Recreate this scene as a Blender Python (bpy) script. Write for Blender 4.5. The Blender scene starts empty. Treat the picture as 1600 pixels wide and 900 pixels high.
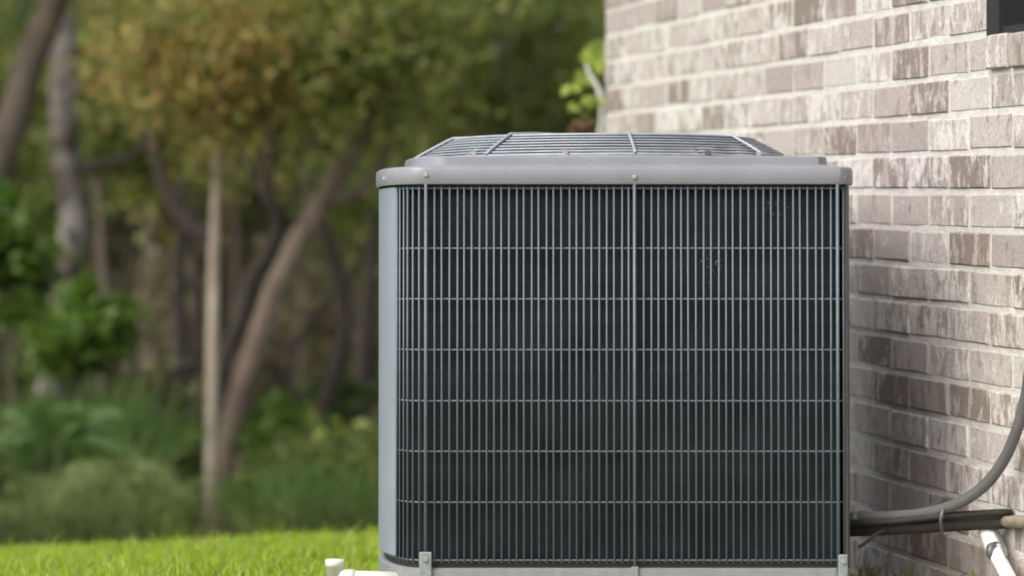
import bpy, bmesh, math, random
import numpy as np
from mathutils import Vector, Matrix
random.seed(7); RNG = np.random.default_rng(7)
S = bpy.context.scene; COL = S.collection
R = math.radians

# ------------------------------------------------------------------ camera, sky, sun, exposure
F, EYE, W0, H0 = 4700.0, 0.74, 800.0, 300.0          # focal length and horizon in photograph pixels, eye height in metres
cam_d = bpy.data.cameras.new('camera'); cam = bpy.data.objects.new('camera', cam_d); COL.objects.link(cam)
cam.location = (0, 0, EYE); cam.rotation_euler = (R(90), 0, 0)
cam_d.sensor_width = 36; cam_d.lens = F / 1600 * 36; cam_d.shift_y = -150 / 1600
cam_d.clip_start = 0.1; cam_d.clip_end = 2000
cam_d.dof.use_dof = True; cam_d.dof.focus_distance = 5.15; cam_d.dof.aperture_fstop = 2.8
S.camera = cam
SUN_EL, SUN_AZ = 46, 226                              # azimuth from +Y clockwise: sun behind and left of the camera, veiled
world = bpy.data.worlds.new('World'); S.world = world; world.use_nodes = True
wn = world.node_tree.nodes; wl = world.node_tree.links
sky = wn.new('ShaderNodeTexSky'); sky.sky_type = 'NISHITA'; sky.sun_disc = False
sky.sun_elevation = R(SUN_EL); sky.sun_rotation = R(SUN_AZ); sky.dust_density = 4; sky.air_density = 1.0; sky.ozone_density = 0.6
hs = wn.new('ShaderNodeHueSaturation'); hs.inputs['Saturation'].default_value = 0.52
wl.new(sky.outputs[0], hs.inputs['Color']); wl.new(hs.outputs[0], wn['Background'].inputs[0])
wn['Background'].inputs[1].default_value = 0.15
sun_d = bpy.data.lights.new('sun', 'SUN'); sun = bpy.data.objects.new('sun', sun_d); COL.objects.link(sun)
sun_d.energy = 1.4; sun_d.angle = R(60); sun_d.color = (1.0, 0.95, 0.87)
az = R(SUN_AZ); el = R(SUN_EL)
sdir = Vector((math.sin(az) * math.cos(el), math.cos(az) * math.cos(el), math.sin(el)))
sun.rotation_euler = sdir.to_track_quat('Z', 'Y').to_euler(); sun.location = (-4, -4, 8)
S.view_settings.view_transform = 'Standard'; S.view_settings.look = 'None'
S.view_settings.exposure = 0.86; S.view_settings.gamma = 1
S.cycles.filter_width = 1.9
S.cycles.max_bounces = 8; S.cycles.use_denoising = True

# ------------------------------------------------------------------ helpers
def P(x, y, Y):                                       # a point of the place from where it shows in the photograph and its distance
    return Vector(((x - W0) * Y / F, Y, EYE - (y - H0) * Y / F))

def link(name, me, mat=None, parent=None):
    o = bpy.data.objects.new(name, me); COL.objects.link(o)
    if mat is not None and me is not None and len(me.materials) == 0:
        me.materials.append(mat)
    if parent is not None: o.parent = parent
    return o

def tag(o, label=None, cat=None, group=None, kind=None):
    if label: o['label'] = label
    if cat: o['category'] = cat
    if group: o['group'] = group
    if kind: o['kind'] = kind
    return o

def empty(name, loc=(0, 0, 0), rot=(0, 0, 0)):
    o = bpy.data.objects.new(name, None); COL.objects.link(o)
    o.location = loc; o.rotation_euler = rot; o.empty_display_size = 0.1
    return o

def mesh_np(name, V, Fc, smooth=False):
    V = np.asarray(V, dtype=np.float32); Fc = np.asarray(Fc, dtype=np.int32)
    m = bpy.data.meshes.new(name); k = Fc.shape[1]; n = len(Fc)
    m.vertices.add(len(V)); m.vertices.foreach_set('co', V.ravel())
    m.loops.add(n * k); m.loops.foreach_set('vertex_index', Fc.ravel())
    m.polygons.add(n); m.polygons.foreach_set('loop_start', np.arange(0, n * k, k, dtype=np.int32))
    m.update(calc_edges=True)
    if smooth: m.polygons.foreach_set('use_smooth', np.ones(n, dtype=bool))
    return m

def mesh_py(name, V, Fc, smooth=False):
    m = bpy.data.meshes.new(name); m.from_pydata([tuple(v) for v in V], [], Fc); m.update()
    if smooth:
        for p in m.polygons: p.use_smooth = True
    return m

def box_geo(x0, x1, y0, y1, z0, z1):
    V = [(x0,y0,z0),(x1,y0,z0),(x1,y1,z0),(x0,y1,z0),(x0,y0,z1),(x1,y0,z1),(x1,y1,z1),(x0,y1,z1)]
    return V, [(0,3,2,1),(4,5,6,7),(0,1,5,4),(1,2,6,5),(2,3,7,6),(3,0,4,7)]

def bevel_box(name, x0, x1, y0, y1, z0, z1, b=0.004, seg=2):
    bm = bmesh.new(); V, Fc = box_geo(x0, x1, y0, y1, z0, z1)
    vs = [bm.verts.new(v) for v in V]
    for f in Fc: bm.faces.new([vs[i] for i in f])
    bmesh.ops.bevel(bm, geom=list(bm.edges), offset=b, segments=seg, affect='EDGES', profile=0.5)
    m = bpy.data.meshes.new(name); bm.to_mesh(m); bm.free()
    return m

def catmull(pts, n=6):
    pts = [Vector(p) for p in pts]
    if len(pts) < 3: return pts
    out = []
    for i in range(len(pts) - 1):
        p0 = pts[max(i-1, 0)]; p1 = pts[i]; p2 = pts[i+1]; p3 = pts[min(i+2, len(pts)-1)]
        for k in range(n):
            t = k / n
            out.append(0.5 * ((2*p1) + (p2-p0)*t + (2*p0-5*p1+4*p2-p3)*t*t + (3*p1-p0-3*p2+p3)*t**3))
    out.append(pts[-1]); return out

def tube_geo(pts, rad, sides=8, closed=False, cap=True, rough=0.0):
    n = len(pts); V = []; Fc = []
    up = Vector((0.13, 0.31, 0.94)).normalized(); prev = None
    for i, p in enumerate(pts):
        if closed: t = pts[(i+1) % n] - pts[i-1]
        else: t = pts[min(i+1, n-1)] - pts[max(i-1, 0)]
        t = t.normalized()
        if prev is None:
            a = up.cross(t)
            if a.length < 1e-3: a = Vector((1,0,0)).cross(t)
            a.normalize()
        else:
            a = prev - t * prev.dot(t); a.normalize()
        prev = a; b = t.cross(a)
        r = rad[i] if hasattr(rad, '__len__') else rad
        for k in range(sides):
            th = 2 * math.pi * k / sides
            rr = r * (1 + (random.uniform(-rough, rough) if rough else 0))
            V.append(p + a * (math.cos(th) * rr) + b * (math.sin(th) * rr))
    m = n if closed else n - 1
    for i in range(m):
        j = (i + 1) % n
        for k in range(sides):
            k2 = (k + 1) % sides
            Fc.append((i*sides+k, i*sides+k2, j*sides+k2, j*sides+k))
    if cap and not closed:
        Fc.append(tuple(range(sides))[::-1]); Fc.append(tuple((n-1)*sides + k for k in range(sides)))
    return V, Fc

def tube(name, pts, rad, mat, parent=None, sides=8, n=6, smooth=True, closed=False, rough=0.0):
    if n > 1 and not closed:
        q = catmull(pts, n)
        if hasattr(rad, '__len__'):
            xs = np.linspace(0, len(rad)-1, len(q)); rad = np.interp(xs, range(len(rad)), rad)
    else: q = [Vector(p) for p in pts]
    V, Fc = tube_geo(q, rad, sides, closed, True, rough)
    return link(name, mesh_py(name, V, Fc, smooth), mat, parent)

class Geo:
    def __init__(s): s.V = []; s.F = []
    def add(s, V, Fc):
        o = len(s.V); s.V += [tuple(v) for v in V]; s.F += [tuple(i + o for i in f) for f in Fc]
    def build(s, name, mat, parent=None, smooth=False):
        return link(name, mesh_py(name, s.V, s.F, smooth), mat, parent)

# ------------------------------------------------------------------ materials
def newmat(name):
    m = bpy.data.materials.new(name); m.use_nodes = True
    return m, m.node_tree.nodes, m.node_tree.links, m.node_tree.nodes['Principled BSDF']

def ramp(nt, stops, fac=None, interp='LINEAR'):
    r = nt.nodes.new('ShaderNodeValToRGB'); r.color_ramp.interpolation = interp
    e = r.color_ramp.elements
    while len(e) < len(stops): e.new(0.5)
    for i, (p, c) in enumerate(stops):
        e[i].position = p; e[i].color = (c[0], c[1], c[2], 1) if len(c) == 3 else c
    if fac is not None: nt.links.new(fac, r.inputs['Fac'])
    return r

def noise(nt, scale, detail=3, rough=0.55, vec=None, dim='3D'):
    t = nt.nodes.new('ShaderNodeTexNoise'); t.inputs['Scale'].default_value = scale
    t.inputs['Detail'].default_value = detail; t.inputs['Roughness'].default_value = rough
    if vec is not None: nt.links.new(vec, t.inputs['Vector'])
    return t

def mixc(nt, a, b, fac, mode='MIX'):
    m = nt.nodes.new('ShaderNodeMix'); m.data_type = 'RGBA'; m.blend_type = mode
    for s, v in ((m.inputs[0], fac), (m.inputs[6], a), (m.inputs[7], b)):
        if hasattr(v, 'is_output') or isinstance(v, bpy.types.NodeSocket): nt.links.new(v, s)
        elif isinstance(v, (int, float)): s.default_value = v
        else: s.default_value = (v[0], v[1], v[2], 1)
    return m.outputs[2]

def mathn(nt, op, a, b):
    m = nt.nodes.new('ShaderNodeMath'); m.operation = op
    for s, v in ((m.inputs[0], a), (m.inputs[1], b)):
        if isinstance(v, (int, float)): s.default_value = v
        else: nt.links.new(v, s)
    return m.outputs[0]

def bump(nt, bsdf, h, strength, dist=0.01):
    b = nt.nodes.new('ShaderNodeBump'); b.inputs['Strength'].default_value = strength; b.inputs['Distance'].default_value = dist
    nt.links.new(h, b.inputs['Height']); nt.links.new(b.outputs[0], bsdf.inputs['Normal'])

def objco(nt):
    return nt.nodes.new('ShaderNodeTexCoord').outputs['Object']

def paint(name, col, rough=0.45, var=0.12, scale=25, metal=0.0, bstr=0.05):
    m, n, l, b = newmat(name); nt = m.node_tree; co = objco(nt)
    t = noise(nt, scale, 5, 0.6, co)
    r = ramp(nt, [(0.3, [c*(1-var) for c in col]), (0.7, [min(1, c*(1+var)) for c in col])], t.outputs['Fac'])
    l.new(r.outputs[0], b.inputs['Base Color']); b.inputs['Roughness'].default_value = rough; b.inputs['Metallic'].default_value = metal
    t2 = noise(nt, scale*10, 2, 0.5, co); bump(nt, b, t2.outputs['Fac'], bstr, 0.002)
    return m

def leafmat(name, cols, trans=0.5, rough=0.55):
    m, n, l, b = newmat(name); nt = m.node_tree
    g = n.new('ShaderNodeNewGeometry')
    k = len(cols)
    r = ramp(nt, [((i + 0.5) / k, c) for i, c in enumerate(cols)], g.outputs['Random Per Island'])
    l.new(r.outputs[0], b.inputs['Base Color']); b.inputs['Roughness'].default_value = rough
    tr = n.new('ShaderNodeBsdfTranslucent'); l.new(r.outputs[0], tr.inputs['Color'])
    ms = n.new('ShaderNodeMixShader'); ms.inputs[0].default_value = trans
    l.new(b.outputs[0], ms.inputs[1]); l.new(tr.outputs[0], ms.inputs[2])
    l.new(ms.outputs[0], n['Material Output'].inputs['Surface'])
    return m

def barkmat(name, dark, light, scale=6, stretch=0.25, bias=0.5):
    m, n, l, b = newmat(name); nt = m.node_tree; co = objco(nt)
    mp = n.new('ShaderNodeMapping'); mp.inputs['Scale'].default_value = (1, 1, stretch); l.new(co, mp.inputs['Vector'])
    t = noise(nt, scale, 6, 0.65, mp.outputs[0]); r = ramp(nt, [(bias-0.12, dark), (bias+0.14, light)], t.outputs['Fac'])
    l.new(r.outputs[0], b.inputs['Base Color']); b.inputs['Roughness'].default_value = 0.9
    t2 = noise(nt, scale*5, 4, 0.6, mp.outputs[0]); bump(nt, b, t2.outputs['Fac'], 0.6, 0.02)
    return m

M = {}
M['lid'] = paint('lid_paint', (0.195, 0.20, 0.225), 0.32, 0.10, 9)
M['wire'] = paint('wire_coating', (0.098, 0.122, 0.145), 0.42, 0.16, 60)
M['panel'] = paint('panel_paint', (0.08, 0.075, 0.075), 0.5, 0.15, 12)
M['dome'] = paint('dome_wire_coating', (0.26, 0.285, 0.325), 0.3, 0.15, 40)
M['steel'] = paint('galvanised_steel', (0.24, 0.265, 0.27), 0.45, 0.28, 90, 0.35)
M['wire_sheen'] = paint('wire_sheen_paint', (0.195, 0.23, 0.275), 0.42, 0.06, 10)  # lighter than the wires: their sheen at a grazing angle put into the colour
M['screw'] = paint('screw_steel', (0.36, 0.36, 0.38), 0.3, 0.1, 60, 0.5)
M['base'] = paint('base_pan_paint', (0.20, 0.21, 0.215), 0.5, 0.14, 45)
M['black'] = paint('black_gap', (0.012, 0.013, 0.013), 0.7, 0.2, 30)
M['foam'] = paint('black_foam', (0.020, 0.018, 0.014), 0.75, 0.35, 30, 0, 0.4)
M['conduit'] = paint('grey_conduit', (0.10, 0.10, 0.103), 0.24, 0.12, 20)
M['pvc'] = paint('white_pvc', (0.66, 0.655, 0.61), 0.4, 0.14, 18)
M['foam2'] = paint('dry_leaf_bits', (0.11, 0.10, 0.085), 0.8, 0.3, 60)
M['sleeve'] = paint('tan_sleeve', (0.22, 0.185, 0.14), 0.8, 0.25, 40, 0, 0.4)
M['wframe'] = paint('window_frame_paint', (0.010, 0.011, 0.012), 0.7, 0.1, 10)
M['concrete'] = paint('pad_concrete', (0.46, 0.45, 0.42), 0.85, 0.2, 30, 0, 0.5)
M['box'] = paint('grey_box_paint', (0.25, 0.26, 0.27), 0.45, 0.1, 15)
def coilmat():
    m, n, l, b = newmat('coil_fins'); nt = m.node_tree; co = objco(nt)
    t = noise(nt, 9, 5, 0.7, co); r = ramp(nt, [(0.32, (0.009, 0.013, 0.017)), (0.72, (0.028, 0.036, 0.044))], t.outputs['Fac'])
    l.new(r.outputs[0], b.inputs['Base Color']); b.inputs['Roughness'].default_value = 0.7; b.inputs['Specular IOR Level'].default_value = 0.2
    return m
M['coil'] = coilmat()
def glassmat():
    m, n, l, b = newmat('dark_window_glass'); nt = m.node_tree; co = objco(nt)
    t = noise(nt, 3, 3, 0.5, co); r = ramp(nt, [(0.3, (0.004, 0.005, 0.008)), (0.8, (0.008, 0.009, 0.012))], t.outputs['Fac'])
    l.new(r.outputs[0], b.inputs['Base Color']); b.inputs['Roughness'].default_value = 0.25; b.inputs['Specular IOR Level'].default_value = 0.15
    return m
M['glass'] = glassmat()

def brickmat():
    m, n, l, b = newmat('tumbled_brick'); nt = m.node_tree
    co = objco(nt); oi = n.new('ShaderNodeObjectInfo'); gi = n.new('ShaderNodeNewGeometry')
    rnd = mathn(nt, 'FRACT', mathn(nt, 'ADD', oi.outputs['Random'], gi.outputs['Random Per Island']), 0.0)
    off = n.new('ShaderNodeVectorMath'); off.operation = 'ADD'; l.new(co, off.inputs[0])
    cmb = n.new('ShaderNodeCombineXYZ')
    l.new(mathn(nt, 'MULTIPLY', rnd, 37.0), cmb.inputs[0]); l.new(mathn(nt, 'MULTIPLY', rnd, 91.0), cmb.inputs[1]); l.new(mathn(nt, 'MULTIPLY', rnd, 53.0), cmb.inputs[2])
    l.new(cmb.outputs[0], off.inputs[1]); v = off.outputs[0]
    base = ramp(nt, [(0.0, (0.32, 0.285, 0.272)), (0.25, (0.40, 0.360, 0.346)), (0.5, (0.44, 0.40, 0.385)), (0.75, (0.365, 0.325, 0.312)), (1.0, (0.48, 0.455, 0.44))], rnd)
    mp = n.new('ShaderNodeMapping'); mp.inputs['Scale'].default_value = (1.0, 1.0, 0.46); l.new(v, mp.inputs['Vector'])
    t1 = noise(nt, 30, 6, 0.66, mp.outputs[0])
    rnd2 = mathn(nt, 'FRACT', mathn(nt, 'MULTIPLY', rnd, 7.31), 0.0)
    sh = mathn(nt, 'ADD', t1.outputs['Fac'], mathn(nt, 'MULTIPLY', mathn(nt, 'SUBTRACT', rnd2, 0.5), 0.24))
    f1 = ramp(nt, [(0.50, (0,0,0)), (0.58, (1,1,1))], sh)
    brown = ramp(nt, [(0.0, (0.205, 0.162, 0.140)), (0.5, (0.28, 0.232, 0.208)), (1.0, (0.165, 0.128, 0.112))], rnd2)
    c1 = mixc(nt, base.outputs[0], brown.outputs[0], mathn(nt, 'MULTIPLY', f1.outputs[0], 0.9))
    t2 = noise(nt, 46, 6, 0.72, mp.outputs[0]); t2.inputs['Distortion'].default_value = 0.4
    rnd3 = mathn(nt, 'FRACT', mathn(nt, 'MULTIPLY', rnd, 13.7), 0.0)
    f2 = ramp(nt, [(0.53, (0,0,0)), (0.63, (1,1,1))], mathn(nt, 'ADD', t2.outputs['Fac'], mathn(nt, 'MULTIPLY', mathn(nt, 'SUBTRACT', rnd3, 0.5), 0.22)))
    c2 = mixc(nt, c1, (0.62, 0.605, 0.59), mathn(nt, 'MULTIPLY', f2.outputs[0], 0.75))
    t3 = noise(nt, 160, 4, 0.7, v); f3 = ramp(nt, [(0.35, (0.78,0.76,0.75)), (0.65, (1.08,1.08,1.08))], t3.outputs['Fac'])
    c3 = mixc(nt, c2, f3.outputs[0], 1.0, 'MULTIPLY')
    l.new(c3, b.inputs['Base Color']); b.inputs['Roughness'].default_value = 0.92
    hb = mathn(nt, 'ADD', t2.outputs['Fac'], mathn(nt, 'MULTIPLY', t3.outputs['Fac'], 0.5))
    bump(nt, b, hb, 0.6, 0.006)
    return m
M['brick'] = brickmat()
def mortarmat():
    m, n, l, b = newmat('mortar'); nt = m.node_tree; co = objco(nt)
    t = noise(nt, 22, 6, 0.7, co); r = ramp(nt, [(0.3, (0.44, 0.425, 0.40)), (0.7, (0.60, 0.585, 0.56))], t.outputs['Fac'])
    l.new(r.outputs[0], b.inputs['Base Color']); b.inputs['Roughness'].default_value = 0.95
    t2 = noise(nt, 90, 4, 0.7, co); bump(nt, b, t2.outputs['Fac'], 0.8, 0.006)
    return m
M['mortar'] = mortarmat()
SL_ = 0.2128
def groundmat():
    m, n, l, b = newmat('lawn_and_leaf_litter'); nt = m.node_tree; co = objco(nt)
    t = noise(nt, 14, 6, 0.7, co)
    g = ramp(nt, [(0.3, (0.12, 0.16, 0.025)), (0.7, (0.20, 0.25, 0.05))], t.outputs['Fac'])
    t2 = noise(nt, 3, 8, 0.75, co); d = ramp(nt, [(0.3, (0.05, 0.035, 0.02)), (0.55, (0.12, 0.085, 0.05)), (0.75, (0.06, 0.075, 0.025))], t2.outputs['Fac'])
    sx = n.new('ShaderNodeSeparateXYZ'); l.new(co, sx.inputs[0])
    t3 = noise(nt, 0.8, 4, 0.6, co)
    yy = mathn(nt, 'ADD', sx.outputs[1], mathn(nt, 'MULTIPLY', t3.outputs['Fac'], 1.5))
    mr = n.new('ShaderNodeMapRange'); mr.inputs[1].default_value = 10.2; mr.inputs[2].default_value = 11.4; l.new(yy, mr.inputs[0])
    c = mixc(nt, g.outputs[0], d.outputs[0], mr.outputs[0])
    wd = mathn(nt, 'ADD', sx.outputs[0], mathn(nt, 'MULTIPLY', mathn(nt, 'SUBTRACT', sx.outputs[1], 5.89), SL_))
    wd = mathn(nt, 'ADD', wd, mathn(nt, 'MULTIPLY', t3.outputs['Fac'], 0.12))
    m2 = n.new('ShaderNodeMapRange'); m2.inputs[1].default_value = 0.36; m2.inputs[2].default_value = 0.48; l.new(wd, m2.inputs[0])
    t5 = noise(nt, 40, 6, 0.7, co); bounce_soil = ramp(nt, [(0.3, (0.30, 0.25, 0.19)), (0.7, (0.46, 0.40, 0.32))], t5.outputs['Fac'])  # unseen pale ground beside the wall, added to bounce light onto the lower bricks
    far = n.new('ShaderNodeMapRange'); far.inputs[1].default_value = 8.4; far.inputs[2].default_value = 8.0; l.new(sx.outputs[1], far.inputs[0])
    c = mixc(nt, c, bounce_soil.outputs[0], mathn(nt, 'MULTIPLY', m2.outputs[0], far.outputs[0])); l.new(c, b.inputs['Base Color']); b.inputs['Roughness'].default_value = 0.95
    bump(nt, b, t.outputs['Fac'], 0.6, 0.04)
    return m
M['ground'] = groundmat()
M['grass'] = leafmat('grass_blades', [(0.20, 0.34, 0.012), (0.29, 0.44, 0.018), (0.36, 0.50, 0.024), (0.26, 0.42, 0.014), (0.40, 0.46, 0.06), (0.15, 0.25, 0.012), (0.42, 0.38, 0.14)], 0.45)
M['bark_birch'] = barkmat('mottled_bark', (0.05, 0.036, 0.026), (0.33, 0.31, 0.28), 7, 0.75, 0.54)
M['bark_brown'] = barkmat('brown_bark', (0.11, 0.08, 0.06), (0.25, 0.19, 0.15), 9, 0.5)
M['bark_pale'] = barkmat('pale_bark', (0.22, 0.175, 0.13), (0.42, 0.37, 0.30), 6, 0.5)
M['bark_dark'] = barkmat('dark_bark', (0.014, 0.011, 0.008), (0.045, 0.035, 0.027), 7, 0.2)
M['bark_grey'] = barkmat('grey_brown_bark', (0.055, 0.042, 0.031), (0.14, 0.11, 0.085), 6, 0.25)
M['lf_green'] = leafmat('green_leaves', [(0.08, 0.12, 0.02), (0.14, 0.19, 0.03), (0.20, 0.22, 0.045), (0.12, 0.15, 0.03), (0.05, 0.07, 0.02)])
M['lf_olive'] = leafmat('olive_leaves', [(0.17, 0.21, 0.04), (0.29, 0.31, 0.065), (0.20, 0.25, 0.05), (0.32, 0.28, 0.09), (0.12, 0.17, 0.035), (0.07, 0.10, 0.025)])
M['lf_autumn'] = leafmat('autumn_leaves', [(0.36, 0.21, 0.06), (0.22, 0.21, 0.05), (0.40, 0.30, 0.06), (0.28, 0.16, 0.06), (0.17, 0.19, 0.04), (0.36, 0.25, 0.10), (0.20, 0.21, 0.05)])
M['lf_bright'] = leafmat('bright_leaves', [(0.075, 0.15, 0.014), (0.13, 0.22, 0.025), (0.06, 0.115, 0.015)])
M['lf_dark'] = leafmat('dark_leaves', [(0.03, 0.07, 0.012), (0.06, 0.105, 0.018), (0.08, 0.10, 0.025)])
M['lf_fern'] = leafmat('fern_leaves', [(0.075, 0.15, 0.030), (0.105, 0.19, 0.045), (0.06, 0.12, 0.02)])
M['lf_fernlight'] = leafmat('light_fern_leaves', [(0.17, 0.22, 0.065), (0.12, 0.17, 0.04), (0.21, 0.25, 0.085)])
M['lf_yellow'] = leafmat('yellow_green_leaves', [(0.34, 0.42, 0.07), (0.44, 0.50, 0.12), (0.26, 0.35, 0.06)])
M['lf_far'] = leafmat('far_wood_leaves', [(0.19, 0.165, 0.105), (0.14, 0.145, 0.06), (0.23, 0.20, 0.125), (0.12, 0.14, 0.05), (0.16, 0.13, 0.09)])
M['lf_weed'] = leafmat('weed_leaves', [(0.20, 0.24, 0.07), (0.28, 0.28, 0.11), (0.15, 0.20, 0.05)])
M['lf_brown'] = leafmat('dead_leaves', [(0.22, 0.12, 0.07), (0.16, 0.09, 0.05), (0.25, 0.15, 0.09)])

# ------------------------------------------------------------------ ground
def gz(X, Y):
    X = np.asarray(X, float); Y = np.asarray(Y, float)
    p = np.interp(Y, [-500, 5.6, 6.4, 7.2, 8.0, 9.0, 11.0, 13.0, 60, 500], [0, 0, -0.05, -0.118, -0.195, -0.36, -1.0, -1.7, -1.8, -2.0])
    side = -0.045 * np.clip(-X - 0.3, 0, 3) * np.clip((Y - 5.2) / 1.5, 0, 1) * np.clip((40 - Y) / 20, 0, 1)
    return p + side
def axis(a, b, near, step, far):
    inner = np.arange(near[0], near[1] + 1e-6, step); o = [a]; 
    left = near[0] - np.geomspace(0.5, near[0] - a, far)[::-1]; right = near[1] + np.geomspace(0.5, b - near[1], far)
    return np.concatenate([left, inner, right])
xs = axis(-400, 400, (-6, 6), 0.2, 14); ys = axis(-300, 450, (1, 16), 0.2, 14)
GX, GY = np.meshgrid(xs, ys); GZ = gz(GX, GY)
GZ = GZ + np.where((GY > 9.5), RNG.normal(0, 0.03, GZ.shape), 0)
nx, ny = len(xs), len(ys)
idx = np.arange(nx * ny).reshape(ny, nx)
Fg = np.stack([idx[:-1,:-1], idx[:-1,1:], idx[1:,1:], idx[1:,:-1]], -1).reshape(-1, 4)
tag(link('ground', mesh_np('ground', np.stack([GX, GY, GZ], -1).reshape(-1, 3), Fg, True), M['ground']), kind='structure')

# ------------------------------------------------------------------ brick house (wall along local +X from the far corner towards the camera, outside is local -Y)
XW, YW, SL = 0.677, 5.89, 0.2128
def wall_x(Y): return XW - SL * (Y - YW)
nrm = math.sqrt(1 + SL * SL); DX, DY = SL / nrm, -1 / nrm
YC = 7.92; C0 = Vector((wall_x(YC), YC, 0))
house = empty('brick_house', C0, (0, 0, math.atan2(DY, DX)))
tag(house, 'brick house side wall in tumbled pinkish grey and brown bricks with a dark window', 'house')
def t_of_px(x):
    k = (x - W0) / F; Y = (XW + SL * YW) / (SL + k); return (YC - Y) * nrm
def px_of(t, z):
    X = C0.x + DX * t; Y = C0.y + DY * t
    return W0 + F * X / Y, H0 + F * (EYE - z) / Y
PIT, LEN, JT = 0.0680, 0.2065, 0.0098
Z0 = 0.7418
HWALL, TMAX = 2.75, 8.2
# window opening snapped to the courses
WT0 = t_of_px(1546.0); WT1 = WT0 + 0.92
kz = round((EYE + (H0 - 47) * 5.15 / F - Z0) / PIT); WZ0 = Z0 + kz * PIT - JT / 2; WZ1 = WZ0 + 1.22
# mortar: boxes round the opening
mg = Geo()
for a in ((0.004, WT0, -0.9, HWALL), (WT1, TMAX, -0.9, HWALL), (WT0, WT1, -0.9, WZ0 - 0.003), (WT0, WT1, WZ1, HWALL)):
    mg.add(*box_geo(a[0], a[1], 0.0022, 0.16, a[2], a[3]))
mg.add(*box_geo(0.006, TMAX - 0.01, 0.165, 4.0, -0.9, HWALL - 0.003))
mg.build('mortar_bed', M['mortar'], house)
def brick_geo(L, H, D=0.085, jit=0.0018):
    c = 0.0026
    def j(s=jit): return random.uniform(-s, s)
    V = []
    xsn = [-L/2, -L/6, L/6, L/2]
    # front ring is slightly smaller than the body, so arrises read as worn
    for zz, cc in ((-H/2, 1), (H/2, -1)):
        for i, x in enumerate(xsn):
            ex = c if i == 0 else (-c if i == 3 else 0)
            V.append((x + ex + j(), j(0.001), zz + cc * c + j(0.0008)))
    for zz in (-H/2, H/2):
        for i, x in enumerate(xsn):
            V.append((x + j(0.001), c + 0.001, zz + j(0.0005)))
    for zz in (-H/2, H/2):
        for x in (-L/2, L/2): V.append((x, D, zz))
    Fc = []
    for i in range(3):
        Fc.append((i, i+1, 4+i+1, 4+i))
        Fc.append((8+i, 8+i+1, i+1, i)); Fc.append((4+i, 4+i+1, 12+i+1, 12+i))
    Fc += [(8, 0, 4, 12), (3, 11, 15, 7), (16, 8, 12, 18), (11, 17, 19, 15), (17, 11, 10, 9, 8, 16), (18, 12, 13, 14, 15, 19), (16, 18, 19, 17)]
    return V, Fc
VAR = {}
def brick_mesh(L, k):
    key = (round(L, 3), k)
    if key not in VAR:
        V, Fc = brick_geo(L, PIT - JT); m = mesh_py('brick', V, Fc); m.materials.append(M['brick']); VAR[key] = m
    return VAR[key]
bricks = []
nrow0 = int((-0.35 - Z0) / PIT); nrow1 = int((HWALL - Z0) / PIT)
for r in range(nrow0, nrow1):
    zc = Z0 + (r + 0.5) * PIT
    ph = (2.272 % LEN) if r % 2 else ((2.272 + LEN / 2) % LEN)
    ed = [0.0]; t = ph if ph > 0.05 else ph + LEN
    if ph <= 0.05: ed = [0.0]
    while t < TMAX: ed.append(t); t += LEN
    segs = [(ed[i], ed[i+1]) for i in range(len(ed) - 1)]
    zlo, zhi = zc - PIT/2, zc + PIT/2
    out = []
    for a, b_ in segs:
        if zlo + 0.01 > WZ0 - 0.005 and zhi - 0.01 < WZ1:     # courses cut by the window
            if a >= WT0 - 0.02 and b_ <= WT1 + 0.02: continue
            if a < WT0 < b_: b_ = WT0
            if a < WT1 < b_: a = WT1
            if a >= WT0 - 1e-6 and b_ <= WT1 + 1e-6: continue
        if b_ - a < 0.03: continue
        out.append((a, b_))
    sill = abs(zhi - (WZ0 + JT/2)) < 0.02                   # header bricks under the window
    if sill:
        o2 = []
        for a, b_ in out:
            if b_ <= WT0 + 1e-6 or a >= WT1 - 1e-6: o2.append((a, b_))
            elif a < WT0 - 0.03: o2.append((a, WT0))
            elif b_ > WT1 + 0.03: o2.append((WT1, b_))
        q = WT0
        while q < WT1 - 0.05: o2.append((q, min(q + 0.102, WT1))); q += 0.102
        out = o2
    for a, b_ in out:
        x, y = px_of((a + b_) / 2, zc)
        X = C0.x + DX * (a + b_) / 2; Y = C0.y + DY * (a + b_) / 2
        x0 = px_of(a, zc)[0]; x1 = px_of(b_, zc)[0]
        inside = x1 > 940 and x0 < 1602 and -32 < y < 930 and Y > 1
        hid = x0 > 612 and x1 < 1322 and y > 300
        bricks.append((inside and not hid, (x1 - x0) * F * PIT / max(Y, .2) if Y > 1 else 0, a, b_, zc, r))
vis = [b for b in bricks if b[0]]; vis.sort(key=lambda b: -b[1])
keep = set(id(b) for b in vis[:295])
sg = Geo()
for b in bricks:
    _, _, a, b_, zc, r = b
    L = b_ - a - JT; ctr = Vector(((a + b_) / 2, random.uniform(-0.002, 0.0015), zc + random.uniform(-0.0012, 0.0012)))
    if abs(b_ - a - 0.102) < 0.001: ctr.y -= 0.008
    if a < 1e-6: ctr.x = (b_ - JT) / 2; L = b_ - JT
    if id(b) in keep:
        o = link('brick', brick_mesh(L, random.randrange(8)), None, house); o.location = ctr
        o.rotation_euler = (0, random.uniform(-0.006, 0.006), random.uniform(-0.008, 0.008))
    else:
        V, Fc = brick_geo(L, PIT - JT); sg.add([Vector(v) + ctr for v in V], Fc)
tag(sg.build('brick', M['brick'], house), kind='stuff')
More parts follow.
